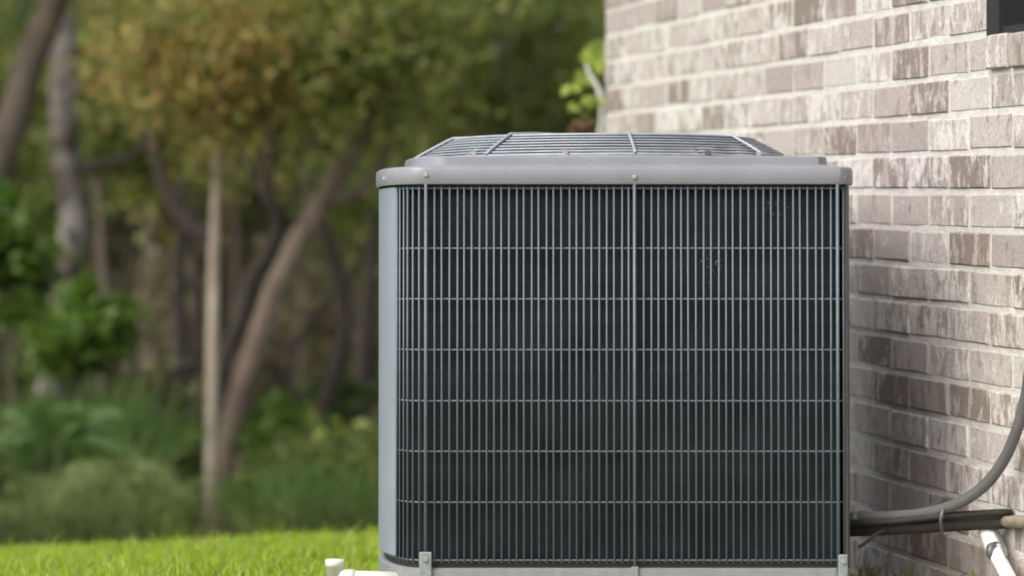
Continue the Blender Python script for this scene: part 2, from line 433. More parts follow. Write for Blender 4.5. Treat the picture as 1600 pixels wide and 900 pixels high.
# window
win = empty('window', (0, 0, 0)); win.parent = house
fg = Geo(); fw = 0.055
for a in ((WT0 - 0.004, WT0 + fw, WZ0, WZ1), (WT1 - fw, WT1 - 0.003, WZ0, WZ1)):
    fg.add(*box_geo(a[0], a[1], -0.004, 0.10, a[2] - 0.002, a[3] - 0.002))
fg.add(*box_geo(WT0 + fw, WT1 - fw, 0.002, 0.098, WZ0 - 0.002, WZ0 + 0.014)); fg.add(*box_geo(WT0 + fw, WT1 - fw, 0.012, 0.098, WZ1 - fw, WZ1 - 0.002))
fg.add(*box_geo(WT0 + fw, WT1 - fw, 0.030, 0.07, (WZ0 + WZ1)/2 - 0.02, (WZ0 + WZ1)/2 + 0.02))
fg.build('window_frame', M['wframe'], win)
gg = Geo(); gg.add(*box_geo(WT0 + fw, WT1 - fw, 0.05, 0.056, WZ0 + 0.014, (WZ0 + WZ1)/2 - 0.02)); gg.build('pane', M['glass'], win)
gg = Geo(); gg.add(*box_geo(WT0 + fw, WT1 - fw, 0.052, 0.058, (WZ0 + WZ1)/2 + 0.02, WZ1 - fw)); gg.build('pane', M['glass'], win)
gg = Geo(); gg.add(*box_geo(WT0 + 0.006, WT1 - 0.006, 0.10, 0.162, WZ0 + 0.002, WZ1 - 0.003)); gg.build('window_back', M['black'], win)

# ------------------------------------------------------------------ air conditioner
UY = 5.11; UX = 0.1717
unit = empty('air_conditioner', (UX, UY, 0), (R(-1.5), 0, 0))
tag(unit, 'grey outdoor air conditioner condenser with wire grille sides and low domed fan guard', 'air conditioner')
UL, UR, UD = -0.4076, 0.4076, 0.74
def arc(cx, cy, a, b, th0, th1, n):
    return [(cx + a * math.cos(th0 + (th1 - th0) * i / n), cy + b * math.sin(th0 + (th1 - th0) * i / n)) for i in range(n + 1)]
def outline_raw():
    p = []
    p += arc(UR - 0.06, UD - 0.06, 0.06, 0.06, math.pi/2, 0, 8)[::-1][::-1]
    back_r = arc(UR - 0.06, UD - 0.06, 0.06, 0.06, math.pi/2, 0, 8)         # back right, going towards the right side
    front_r = arc(UR - 0.026, 0.06, 0.026, 0.06, 0, -math.pi/2, 12)
    front_l = arc(UL + 0.085, 0.28, 0.085, 0.28, -math.pi/2, -math.pi, 40)
    back_l = arc(UL + 0.06, UD - 0.06, 0.06, 0.06, math.pi, math.pi/2, 8)
    return back_r + front_r + front_l + back_l                               # clockwise seen from above, closing along the back
RAW = outline_raw()
def resample(pts, n=None, step=None, closed=True):
    q = [Vector((a, b, 0)) for a, b in pts]
    if closed: q.append(q[0].copy())
    d = [0.0]
    for i in range(1, len(q)): d.append(d[-1] + (q[i] - q[i-1]).length)
    tot = d[-1]
    if n is None: n = int(tot / step)
    out = []; j = 0
    for i in range(n if closed else n + 1):
        s = tot * i / n
        while j < len(d) - 2 and d[j+1] < s: j += 1
        f = (s - d[j]) / max(d[j+1] - d[j], 1e-9); out.append(q[j].lerp(q[j+1], f))
    return out
OUT = resample(RAW, n=260)
def offset(pts, e):
    n = len(pts); o = []
    for i in range(n):
        t = (pts[(i+1) % n] - pts[i-1]); t.normalize()
        o.append(pts[i] + Vector((-t.y, t.x, 0)) * e)      # outward for this winding
    return o
def at_z(pts, z): return [Vector((p.x, p.y, z)) for p in pts]
def loft(rings, close_top=False, close_bot=False):
    V = []; Fc = []; n = len(rings[0])
    for r_ in rings: V += r_
    for i in range(len(rings) - 1):
        for k in range(n):
            k2 = (k + 1) % n; Fc.append((i*n+k, i*n+k2, (i+1)*n+k2, (i+1)*n+k)[::-1])
    if close_bot: Fc.append(tuple(range(n)))
    if close_top: Fc.append(tuple((len(rings)-1)*n + k for k in range(n))[::-1])
    return V, Fc
def addmesh(name, geo, mat, parent, smooth=True, angle=35):
    m = mesh_py(name, geo[0], geo[1], False)
    o = link(name, m, mat, parent)
    if smooth:
        for p in m.polygons: p.use_smooth = True
        try: m.set_sharp_from_angle(angle=R(angle))
        except Exception: pass
    return o
# base pan, recessed black band, coil, inner liner
addmesh('base_pan', loft([at_z(offset(OUT, 0.000), 0.055), at_z(offset(OUT, 0.002), 0.060), at_z(offset(OUT, 0.002), 0.0985), at_z(offset(OUT, -0.002), 0.1005), at_z(offset(OUT, -0.05), 0.100)], True, True), M['base'], unit)
addmesh('base_gasket', loft([at_z(offset(OUT, -0.008), 0.0995), at_z(offset(OUT, -0.008), 0.114)]), M['black'], unit)
coil_rings = [at_z(offset(OUT, -0.017), 0.100), at_z(offset(OUT, -0.017), 0.756)]
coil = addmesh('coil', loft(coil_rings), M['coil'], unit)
# coil fins: real thin plates on the coil face
fg = Geo(); fin_pts = resample([(p.x, p.y) for p in offset(OUT, -0.0145)], step=0.0042)
nf = len(fin_pts)
for i in range(nf):
    a = fin_pts[i]; t = (fin_pts[(i+1) % nf] - fin_pts[i-1]).normalized(); nn = Vector((-t.y, t.x, 0))
    b0 = a - nn * 0.006 - t * 0.0004; b1 = a - t * 0.0004; b2 = a + t * 0.0004; b3 = a - nn * 0.006 + t * 0.0004
    V = [Vector((q.x, q.y, z)) for z in (0.104, 0.752) for q in (b0, b1, b2, b3)]
    fg.add(V, [(0,1,5,4), (1,2,6,5), (2,3,7,6)])
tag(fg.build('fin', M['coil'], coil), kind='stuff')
# wire grille
grille = empty('wire_grille'); grille.parent = unit
def zpx(y): return EYE - (y - H0) * UY / F
ZT, ZB = zpx(291), zpx(880)
V, Fc = tube_geo([Vector((0, 0, ZB)), Vector((0, 0, ZT))], 0.00158, 8)
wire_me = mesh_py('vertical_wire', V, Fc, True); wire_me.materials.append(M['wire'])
# path of the grille: from the right front corner, along the front, round the left and the back
gi = [i for i, p in enumerate(OUT)]
start = min(gi, key=lambda i: (OUT[i].x - (UR - 0.012))**2 * 4 + (OUT[i].y - 0.008)**2)
path = [OUT[(start + k) % len(OUT)] for k in range(len(OUT))]
endk = max(k for k in range(len(path)) if path[k].y > UD - 0.03 and path[k].x < UR - 0.05)
path = path[:endk + 1]
wp = resample([(p.x, p.y) for p in path], step=0.0127, closed=False)
sup_u = [(665 - 958) / 920.0, (992 - 958) / 920.0, (1310 - 958) / 920.0]
def front_y(u):
    c = [p for p in path if p.y < 0.2]; return min(c, key=lambda p: abs(p.x - u)).y
for p in wp:
    if p.x < (615 - 958) / 920 and p.y < 0.45: continue
    if p.y < 0.05 and min(abs(p.x - u) for u in sup_u) < 0.0055: continue
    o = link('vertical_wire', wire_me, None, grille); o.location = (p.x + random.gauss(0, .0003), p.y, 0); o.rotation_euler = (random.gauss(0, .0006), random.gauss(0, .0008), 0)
hp = resample([(p.x, p.y) for p in path], step=0.012, closed=False)
n_ = len(hp)
inn = []
for i in range(n_):
    t = (hp[min(i+1, n_-1)] - hp[max(i-1, 0)]).normalized(); inn.append(hp[i] + Vector((-t.y, t.x, 0)) * (-0.0030))
hmesh = None
for y in (294, 388, 467.5, 547, 627, 706, 785.5, 876):
    if hmesh is None:
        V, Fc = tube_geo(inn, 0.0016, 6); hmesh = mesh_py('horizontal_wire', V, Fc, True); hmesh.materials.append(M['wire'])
    o = link('horizontal_wire', hmesh, None, grille); o.location = (0, 0, zpx(y))
sup_me = mesh_py('support_rod', *tube_geo([Vector((0, 0, zpx(890))), Vector((0, 0, zpx(279)))], 0.0029, 8), True); sup_me.materials.append(M['wire'])
for u in sup_u:
    o = link('support_rod', sup_me, None, grille); o.location = (u, front_y(u) - 0.0045, 0)
# service panel: solid right side with its corner
pp = [p for p in OUT if p.x > UR - 0.011 and p.y < UD - 0.02]
pp.sort(key=lambda p: p.y)
def strip(pts, z0, z1, th=0.004):
    V = []; Fc = []; n = len(pts)
    for p in pts:
        V += [(p.x, p.y, z0), (p.x, p.y, z1), (p.x - th, p.y, z1), (p.x - th, p.y, z0)]
    for i in range(n - 1):
        for k in range(4):
            k2 = (k + 1) % 4; Fc.append((4*i+k, 4*i+k2, 4*(i+1)+k2, 4*(i+1)+k))
    Fc += [(3,2,1,0), (4*n-4, 4*n-3, 4*n-2, 4*n-1)]
    return V, Fc
addmesh('service_panel', strip([p + Vector((0.0015, 0, 0)) for p in pp], 0.102, 0.752), M['panel'], unit)
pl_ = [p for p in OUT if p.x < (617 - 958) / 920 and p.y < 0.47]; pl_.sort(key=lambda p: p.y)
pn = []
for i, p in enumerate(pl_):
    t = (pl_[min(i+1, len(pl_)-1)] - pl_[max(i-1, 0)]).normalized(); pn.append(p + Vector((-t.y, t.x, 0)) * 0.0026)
addmesh('wire_sheen_panel', strip(pn, 0.1175, 0.7495, -0.003), M['wire_sheen'], unit)  # solid panel in place of edge-on wires, their bright sheen painted on
# lid
c_fan = Vector(((720 + 1170) / 2 - W0, 0, 0)); FX = (945 - 800) * 5.49 / F - UX; FY = 0.38
angs = [math.atan2(p.y - FY, p.x - FX) for p in OUT]
def circ(r, z): return [Vector((FX + r * math.cos(a), FY + r * math.sin(a), z)) for a in angs]
def rid(e, z):                                        # raised collar round the fan opening
    return [Vector((-0.368 + e + (p.x - UL) / (UR - UL) * (0.744 - 2 * e), 0.010 + e + p.y / UD * (0.745 - 2 * e), z)) for p in OUT]
lid_rings = [at_z(offset(OUT, 0.001), 0.7545), at_z(offset(OUT, 0.0065), 0.7535), at_z(offset(OUT, 0.0078), 0.756), at_z(offset(OUT, 0.0078), 0.7775), at_z(offset(OUT, 0.0062), 0.7815), at_z(offset(OUT, 0.0025), 0.7838),
             rid(0.000, 0.7865), rid(0.003, 0.7880), rid(0.004, 0.8000), rid(0.006, 0.8022), circ(0.352, 0.8045), circ(0.350, 0.8030), circ(0.349, 0.77)]
lid = addmesh('lid', loft(lid_rings), M['lid'], unit, True, 30)
addmesh('lid_gasket', loft([at_z(offset(OUT, -0.006), 0.7475), at_z(offset(OUT, -0.004), 0.7535)]), M['black'], unit)
addmesh('inner_shroud', loft([circ(0.351, 0.79), circ(0.345, 0.70), circ(0.345, 0.60)], False, False), M['black'], unit)
gm = Geo(); V, Fc = tube_geo([Vector((FX, FY, 0.62)), Vector((FX, FY, 0.775))], [0.085, 0.085], 20); gm.add(V, Fc)
gm.build('fan_motor', M['black'], unit)
for k in range(3):
    a0 = k * 2.094; V = []; Fc = []
    for i in range(7):
        a = a0 + i * 0.16
        for rr in (0.085, 0.32): V.append((FX + rr*math.cos(a), FY + rr*math.sin(a), 0.70 + i * 0.008)); 
    for i in range(6): Fc.append((2*i, 2*i+1, 2*i+3, 2*i+2))
    o = link('fan_blade', mesh_py('fan_blade', V, Fc, True), M['black'], unit)
    md = o.modifiers.new('thickness', 'SOLIDIFY'); md.thickness = 0.003
# domed guard
ZD0, ZD1, RD0, RD1 = 0.806, 0.8435, 0.345, 0.276
dome = empty('fan_guard'); dome.parent = unit
def prof(s):   # 0 bottom .. 1 edge of the flat top
    return RD0 + (RD1 - RD0) * s, ZD0 + (ZD1 - ZD0) * (s ** 0.93)
def ring(name, r, z, w): 
    pts = [Vector((FX + r*math.cos(2*math.pi*k/72), FY + r*math.sin(2*math.pi*k/72), z)) for k in range(72)]
    V, Fc = tube_geo(pts, w, 6, True); return link(name, mesh_py(name, V, Fc, True), M['dome'], dome)
for i in range(8):
    r_, z_ = prof(i / 7); ring('guard_ring', r_, z_, 0.0028 if i in (0, 7) else 0.0019)
for r_ in np.arange(RD1 - 0.016, 0.05, -0.016): ring('guard_ring', float(r_), ZD1 + 0.004 * (1 - r_ / RD1), 0.0021)
for a in range(8):
    th = R(-90 + 7 + 45 * a); pts = []
    for s in np.linspace(0, 1, 7):
        r_, z_ = prof(float(s)); pts.append(Vector((FX + (r_ + 0.0035)*math.cos(th), FY + (r_ + 0.0035)*math.sin(th), z_ + 0.003)))
    for r_ in (0.2, 0.12, 0.055): pts.append(Vector((FX + r_*math.cos(th), FY + r_*math.sin(th), ZD1 + 0.0065)))
    tube('guard_spoke', pts, 0.0029, M['dome'], dome, 6, 1)
V, Fc = tube_geo([Vector((FX, FY, ZD1 - 0.002)), Vector((FX, FY, ZD1 + 0.009))], [0.065, 0.06], 28)
link('hub_plate', mesh_py('hub_plate', V, Fc), M['dome'], dome)
for pxx in (883, 1106, 740, 1192):
    u = (pxx - 800) * 5.2 / F - UX; yy = FY - math.sqrt(max(RD0**2 - (u - FX)**2, 0)) - 0.004
    m = bevel_box('guard_clip', u - 0.005, u + 0.005, yy - 0.003, yy + 0.006, 0.801, 0.8145, 0.0012, 1); link('guard_clip', m, M['screw'] if pxx != 1106 else M['panel'], unit)
# screws on the lid skirt, hold down straps
for u, z in ((sup_u[0], 0.769), (sup_u[1], 0.7655), (0.394, 0.7655), (-0.393, 0.7655)):
    fy = min((p for p in offset(OUT, 0.0078) if p.y < 0.3), key=lambda p: abs(p.x - u)).y
    V, Fc = tube_geo([Vector((u, fy + 0.002, z)), Vector((u, fy - 0.002, z)), Vector((u, fy - 0.0032, z))], [0.0044, 0.0042, 0.003], 8)
    link('screw', mesh_py('screw', V, Fc), M['screw'], unit)
for u, zt, w in ((sup_u[0], zpx(862), 0.0105), ((1317 - 958) / 920, zpx(866), 0.008)):
    fy = front_y(min(u, UR - 0.02)) - 0.007
    sb = link('hold_down_strap', bevel_box('hold_down_strap', u - w, u + w, fy - 0.004, fy, 0.066, zt, 0.0015, 1), M['steel'], unit)
    for zz in (zt - 0.012, 0.085):
        V, Fc = tube_geo([Vector((u, fy - 0.003, zz)), Vector((u, fy - 0.0075, zz))], [0.0052, 0.0042], 6); link('bolt', mesh_py('bolt', V, Fc), M['screw'], sb)
link('tab', bevel_box('tab', sup_u[1] - 0.006, sup_u[1] + 0.006, -0.0075, -0.003, 0.066, zpx(885), 0.0012, 1), M['steel'], unit)
# dry bits caught behind the wires
for cx, cy, n in ((1212, 322, 12), (1116, 418, 14)):
    for _ in range(n):
        u = (cx + random.gauss(0, 9) - 958) / 920; z = zpx(cy + random.gauss(0, 10)); d = Vector((random.uniform(-1, 1), 0, random.uniform(-1, 1))).normalized() * random.uniform(.0012, .0032)
        c = Vector((u, -0.001 + 0.006, z)); tube('dry_leaf', [c - d, c + d * 0.2 + Vector((0.0004, 0, .0004)), c + d], [0.0006, 0.0011, 0.0005], M['foam2'], coil, 4, 1)

# concrete pad below
pad = empty('concrete_pad', (UX, UY, 0)); 
o = link('concrete_pad', bevel_box('concrete_pad', UX - 0.403, UX + 0.43, UY - 0.045, UY + 0.79, -0.06, 0.0545, 0.008, 2), M['concrete']); o.rotation_euler = (0, 0, 0)
bpy.data.objects.remove(pad)
o.name = 'concrete_pad'; tag(o, 'pale concrete pad under the grey air conditioner', 'pad')

# ------------------------------------------------------------------ pipes
pt = empty('drain_pipe', P(523, 940, 5.16)); inv = -pt.location
tag(pt, 'white plastic drain pipe with upright stub at the left foot of the air conditioner', 'pipe')
def tubeL(name, pts, rad, mat, root, **k): return tube(name, [p - root.location for p in pts], rad, mat, root, **k)
zc = EYE - (905 - H0) * 5.16 / F
a = P(523, 905, 5.16)
top = P(523, 874, 5.16)
tubeL('stub', [Vector((a.x, a.y, -0.02)), Vector((a.x, a.y, top.z - 0.012)), Vector((a.x, a.y, top.z - 0.0118)), Vector((a.x, a.y, top.z - 0.0015)), top], [0.0152, 0.0152, 0.0162, 0.0162, 0.0145], M['pvc'], pt, sides=20, n=1)
tubeL('pipe', [a, Vector((UX - 0.365, a.y, a.z - 0.002))], 0.0150, M['pvc'], pt, sides=20, n=1)
tubeL('coupling', [a + Vector((0.010, 0, 0)), a + Vector((0.034, 0, 0))], 0.0172, M['pvc'], pt, sides=20, n=1)

q = [(1310, 812, 5.26), (1335, 809, 5.24), (1395, 807, 5.20), (1450, 801, 5.15), (1500, 785, 5.10), (1540, 757, 5.065), (1570, 716, 5.035), (1590, 668, 5.01), (1604, 615, 4.99), (1614, 555, 4.95), (1640, 500, 4.85), (1655, 470, 4.80)]
cd = empty('electrical_conduit', P(1340, 812, 5.24)); tag(cd, 'grey flexible electrical conduit curving up the brick wall from the air conditioner', 'conduit')
tubeL('conduit', [P(*p) for p in q], 0.0098, M['conduit'], cd, sides=14, n=8)
tubeL('connector', [P(1312, 812, 5.258), P(1345, 809, 5.235)], 0.0118, M['conduit'], cd, sides=14, n=1)
bx = empty('disconnect_box', (0, 0, 0)); tb = t_of_px(1600) + 0.30
bx.location = C0 + Vector((DX * tb, DY * tb, 0.53)); bx.rotation_euler = house.rotation_euler
tag(bx, 'grey electrical disconnect box on the brick wall above the conduit', 'electrical box')
link('box_body', bevel_box('box_body', -0.05, 0.07, -0.085, -0.004, 0, 0.22, 0.004, 1), M['box'], bx)
link('cover', bevel_box('cover', -0.054, 0.074, -0.093, -0.086, -0.004, 0.226, 0.003, 1), M['box'], bx)

ln = empty('refrigerant_line', P(1340, 824, 5.24)); tag(ln, 'black foam wrapped refrigerant line running into the brick wall', 'pipe')
tubeL('insulation', [P(1308, 826, 5.27), P(1340, 825, 5.245), P(1400, 823, 5.20), P(1480, 819.5, 5.15), P(1545, 816, 5.115), P(1574, 815, 5.095)], [0.0150, 0.0146, 0.0135, 0.0125, 0.0122, 0.0128], M['foam'], ln, sides=14, n=5, rough=0.03)
tubeL('sleeve', [P(1571, 815, 5.092), P(1590, 815, 5.03), P(1640, 815, 4.90)], [0.0098, 0.0105, 0.011], M['sleeve'], ln, sides=12, n=3, rough=0.05)
tubeL('thin_line', [P(1310, 819, 5.24), P(1400, 814, 5.175), P(1470, 806.5, 5.13), P(1520, 803, 5.105), P(1562, 800.5, 5.085), P(1580, 801, 5.09)], 0.0058, M['foam'], ln, sides=10, n=5)
tubeL('strap', [P(1474, 796, 5.11), P(1470, 812, 5.105), P(1472, 832, 5.13)], 0.003, M['conduit'], ln, sides=6, n=4)
tubeL('wire_end', [P(1384, 829, 5.19), P(1368, 835, 5.18), P(1356, 845, 5.18), P(1342, 856, 5.18)], 0.0030, M['foam'], ln, sides=8, n=4)

pv = empty('condensate_pipe', P(1590, 940, 4.98)); tag(pv, 'white plastic pipe slanting down the brick wall below the black line', 'pipe')
tubeL('pipe', [P(1538, 812, 5.16), P(1546, 838, 5.125), P(1557, 866, 5.085), P(1572, 895, 5.03), P(1590, 930, 4.98)], 0.0128, M['pvc'], pv, sides=18, n=5)
tubeL('coupling', [P(1539, 818, 5.15), P(1546.5, 838, 5.125), P(1555, 862, 5.09)], 0.0152, M['pvc'], pv, sides=18, n=3)
tubeL('cable', [P(1553, 824, 5.12), P(1562, 840, 5.09), P(1571, 858, 5.06), P(1574, 870, 5.055)], 0.0034, M['conduit'], pv, sides=8, n=4)
tubeL('clamp', [P(1551, 862.5, 5.088), P(1558, 861, 5.08)], 0.0165, M['conduit'], pv, sides=18, n=1).scale = (1, 1, 1)

# ------------------------------------------------------------------ vegetation helpers
def leaves_geo(C, size, aspect=0.5, flat=0.0, rng=RNG):
    C = np.asarray(C); n = len(C)
    s = size * rng.uniform(0.6, 1.35, n)[:, None]
    u = rng.normal(size=(n, 3)); u[:, 2] = u[:, 2] * 0.7 - 0.25; u /= np.linalg.norm(u, axis=1)[:, None]
    w = rng.normal(size=(n, 3)); w -= u * (w * u).sum(1)[:, None]
    if flat: w[:, 2] *= (1 - flat)
    w /= np.linalg.norm(w, axis=1)[:, None]
    V = np.stack([C - u*s*0.5, C + w*s*aspect*0.5 + u*s*0.05, C + u*s*0.5, C - w*s*aspect*0.5 + u*s*0.05], 1).reshape(-1, 3)
    return V, np.arange(n * 4).reshape(n, 4)
def clumps(center, radii, k, n, spread, rng=RNG):
    center = np.asarray(center); radii = np.asarray(radii)
    d = rng.normal(size=(k, 3)); d /= np.linalg.norm(d, axis=1)[:, None]
    cc = center + d * radii * (rng.uniform(0.15, 1, k) ** 0.5)[:, None]
    which = rng.integers(0, k, n); sp = spread * rng.uniform(0.5, 1.3, k)
    return cc[which] + rng.normal(size=(n, 3)) * sp[which][:, None] * np.array([1, 1, 0.75])
def foliage(name, root, C, size, mat, aspect=0.5):
    V, Fc = leaves_geo(C, size, aspect); V = V - np.array(root.location)
    return link(name, mesh_np(name, V, Fc), mat, root)
def pxbox(x0, x1, y0, y1, Y, depth=0.8):
    a = P((x0+x1)/2, (y0+y1)/2, Y); return np.array(a), np.array([(x1-x0)/2*Y/F, depth, (y1-y0)/2*Y/F])
def ground_pt(x, Y):
    X = (x - W0) * Y / F; return Vector((X, Y, float(gz(X, Y))))
def _bk(b, default): return b[2] if len(b) > 2 else default
def tree(label, pts, Y, rad, bark, crowns, group=None, branches=(), name='tree', sides=9, high=None):
    base = P(*pts[-1][:2], Y); root = empty(name, (base.x, Y, float(gz(base.x, Y))))
    tag(root, label, 'tree', group)
    pp = [P(x, y, Y + (dy[0] if dy else 0)) for x, y, *dy in pts]
    pp.append(Vector((pp[-1].x, Y, root.location.z - 0.1)))
    if high: pp = [pp[0] + Vector(h) for h in high] + pp
    rr = [r * Y / F for r in rad]
    rr = list(np.interp(np.linspace(0, 1, len(pp)), np.linspace(0, 1, len(rr)), rr))
    tubeL('trunk', pp, rr, bark, root, sides=sides, n=5, rough=0.06)
    for b3 in branches:
        bp, br = b3[0], b3[1]
        tubeL('branch', [P(x, y, Y + (dy[0] if dy else 0)) for x, y, *dy in bp], [r * Y / F for r in br], _bk(b3, bark), root, sides=7, n=5, rough=0.06)
    for C, size, mat in crowns: foliage('crown', root, C, size, mat)
    return root

# ------------------------------------------------------------------ the wood behind the lawn
def hi(c, rad, k, n, sp): return clumps(c, rad, k, n, sp)
T = []
c, r_ = pxbox(20, 330, -420, 60, 15.0, 1.3)
tree('thick mottled grey trunk with a short dark side branch at the left', [(104, -40), (100, 60), (99, 160), (102, 250), (114, 350), (100, 450), (84, 560), (74, 700), (70, 900)], 15.0, [18, 21, 22, 22, 23, 24, 26], M['bark_birch'],
     [(hi(c, r_, 30, 480, 0.22), 0.11, M['lf_olive'])], branches=[([(112, 272), (150, 262), (190, 250), (216, 237), (250, 212, .2)], [10, 9, 8, 6, 3], M['bark_dark'])], high=[(0.3, 0.3, 4.0), (0.1, 0.1, 1.5)])
c, r_ = pxbox(-220, 70, -350, 60, 14.2, 1.2)
tree('dark trunk leaning off the left edge of the wood', [(110, -60), (78, 20), (50, 90), (26, 170), (0, 250), (-30, 340), (-60, 500), (-75, 900)], 14.2, [20, 21, 24, 26, 28, 30], M['bark_grey'],
     [(hi(c, r_, 24, 480, 0.22), 0.11, M['lf_dark'])], high=[(1.2, 0.3, 3.5), (0.45, 0.1, 1.2)])
c, r_ = pxbox(175, 490, -20, 212, 12.9, 0.35)
c2, r2 = pxbox(150, 560, -500, -20, 13.6, 1.0)
tree('slim pale straight trunk under rusty autumn leaves', [(349, 60), (347, 150), (343, 225), (338, 330), (334, 450), (331, 600), (330, 720), (332, 900)], 13.2, [7, 8.5, 9, 9.5, 10, 11], M['bark_pale'],
     [(hi(c, r_, 38, 3100, 0.12), 0.05, M['lf_autumn']), (hi(*pxbox(140, 600, -30, 200, 13.0, .35), 40, 3000, 0.11), 0.050, M['lf_olive']), (hi(c2, r2, 24, 480, 0.25), 0.12, M['lf_autumn'])], high=[(0.2, 0.1, 2.6), (0.05, 0, 1.0)])
c, r_ = pxbox(430, 740, -80, 195, 13.2, 0.35)
c2, r2 = pxbox(420, 860, -600, -60, 13.9, 1.2)
tree('brown trunk leaning right behind the slim pale one', [(640, 60), (592, 150), (548, 240), (505, 312), (462, 385), (427, 460), (402, 535), (374, 620), (352, 700), (342, 790), (338, 900)], 13.5, [12, 14, 16, 18, 19, 20, 22], M['bark_brown'],
     [(hi(c, r_, 44, 5200, 0.15), 0.056, M['lf_olive']), (hi(c2, r2, 26, 480, 0.28), 0.12, M['lf_olive'])],
     branches=[([(365, 640), (330, 585), (300, 570), (264, 590), (238, 640), (241, 690), (275, 716)], [6, 6, 6, 6, 6, 5, 4], M['bark_dark']), ([(505, 312), (560, 300), (600, 250), (612, 190)], [13, 11, 9, 6])], high=[(0.9, 0.2, 2.6), (0.35, 0.1, 0.9)])
c, r_ = pxbox(330, 560, 0, 170, 17.3, 0.5)
tree('thin dark crooked stem rising right of the slim pale trunk', [(430, 90), (436, 185), (421, 240), (418, 300), (436, 345), (425, 392), (397, 430), (379, 490), (353, 560), (346, 640), (341, 760), (338, 900)], 13.9, [9, 11, 12, 13, 12, 12], M['bark_dark'],
     [(hi(c, r_, 22, 800, 0.13), 0.09, M['lf_olive'])], branches=[([(418, 300), (392, 268), (372, 235)], [5, 4, 3])])
c, r_ = pxbox(150, 330, 60, 250, 17.6, 0.5)
tree('thin dark crooked stem leaning left of the slim pale trunk', [(226, 190), (246, 255), (266, 315), (298, 355), (330, 386), (343, 470), (344, 600), (338, 900)], 14.0, [9, 11, 12, 12, 11], M['bark_dark'],
     [(hi(c, r_, 20, 800, 0.12), 0.09, M['lf_autumn'])])
tree('pair of black upright stems in the gap left of the slim pale trunk', [(282, 280), (284, 360), (280, 450), (283, 560), (282, 900)], 15.0, [8, 10, 11, 11], M['bark_dark'],
     [(hi(*pxbox(200, 360, 100, 330, 19, .5), 16, 500, 0.14), 0.10, M['lf_olive'])], branches=[([(284, 660), (304, 540), (306, 430), (302, 300)], [8, 8, 7, 5])])
tree('dark forked stem just left of the air conditioner', [(500, 330), (517, 395), (534, 455), (537, 520), (521, 590), (504, 645), (498, 720), (496, 900)], 14.2, [8, 11, 12, 13, 13, 14], M['bark_dark'],
     [(hi(*pxbox(470, 590, 220, 420, 15.8, .4), 18, 420, 0.11), 0.09, M['lf_green'])], branches=[([(420, 555), (448, 598), (482, 632), (502, 668)], [6, 8, 9, 10])])
tree('dark brown trunk half hidden behind the left side of the air conditioner', [(584, 330), (576, 450), (568, 560), (563, 700), (560, 900)], 15.0, [9, 12, 14, 16], M['bark_dark'],
     [(hi(*pxbox(530, 720, 220, 420, 15.2, .4), 18, 500, 0.12), 0.09, M['lf_green'])])
tree('green leafy tree whose crown shows between the dome and the brick wall', [(790, 20), (780, 150), (775, 300), (770, 900)], 17.5, [10, 14, 18, 22], M['bark_grey'],
     [(hi(*pxbox(600, 980, -60, 240, 17.4, .9), 46, 5200, 0.17), 0.075, M['lf_green']), (hi(*pxbox(560, 1100, -600, -40, 17.4, 1.6), 26, 480, 0.28), 0.12, M['lf_green'])],
     branches=[([(780, 150), (730, 90), (680, 60), (640, 10)], [8, 7, 6, 4]), ([(778, 200), (830, 120), (870, 60), (900, -20)], [8, 6, 5, 4])], high=[(0.2, 0, 2.0)])
tree('thin black wavy stem between the mottled trunk and the brown trunk', [(196, 300), (205, 380), (192, 450), (206, 540), (200, 900)], 15.8, [5, 6, 7, 8], M['bark_dark'], [(hi(*pxbox(150, 260, 150, 330, 15.8, .3), 12, 420, 0.10), 0.09, M['lf_olive'])])
tree('thin black stem bending left behind the forked stem', [(600, 230), (588, 330), (556, 420), (470, 520), (455, 620), (452, 900)], 16.0, [5, 6, 7, 8], M['bark_dark'], [(hi(*pxbox(540, 680, 60, 260, 16.0, .3), 14, 520, 0.11), 0.09, M['lf_olive'])])
tree('slim grey stem standing just right of the mottled trunk', [(150, 250), (158, 360), (165, 480), (160, 620), (162, 900)], 15.6, [5, 7, 8, 9], M['bark_grey'], [(hi(*pxbox(110, 240, 110, 280, 15.7, .3), 14, 520, 0.11), 0.09, M['lf_green'])])
# distant trunks and crowns
for i, (x, Y, w, lean) in enumerate([(20, 21, 13, 10), (165, 23, 12, -20), (225, 20.5, 7, 14), (372, 22, 8, -10), (468, 21, 9, 22), (560, 24, 12, -14), (655, 21.5, 12, 18), (715, 23, 9, -16), (860, 22, 12, 12), (925, 25, 10, -8), (-120, 22, 14, 8), (-260, 24, 14, -8)]):
    xx = x
    tree('blurred grey brown trunk standing deep in the wood', [(xx + lean * 1.6, 40), (xx + lean, 200), (xx + lean * .4, 380), (xx, 560), (xx - lean * .2, 760), (xx, 900)], Y, [w*.6, w*.8, w, w*1.1], M['bark_grey'],
         [(hi(*pxbox(xx - 170, xx + 170, -160, 220, Y, 1.0), 30, 1400, 0.2), 0.11, M['lf_olive'] if i % 3 else M['lf_green'])], group='distant trees deep in the wood', high=[(0.05 * lean, 0, 2.5)])

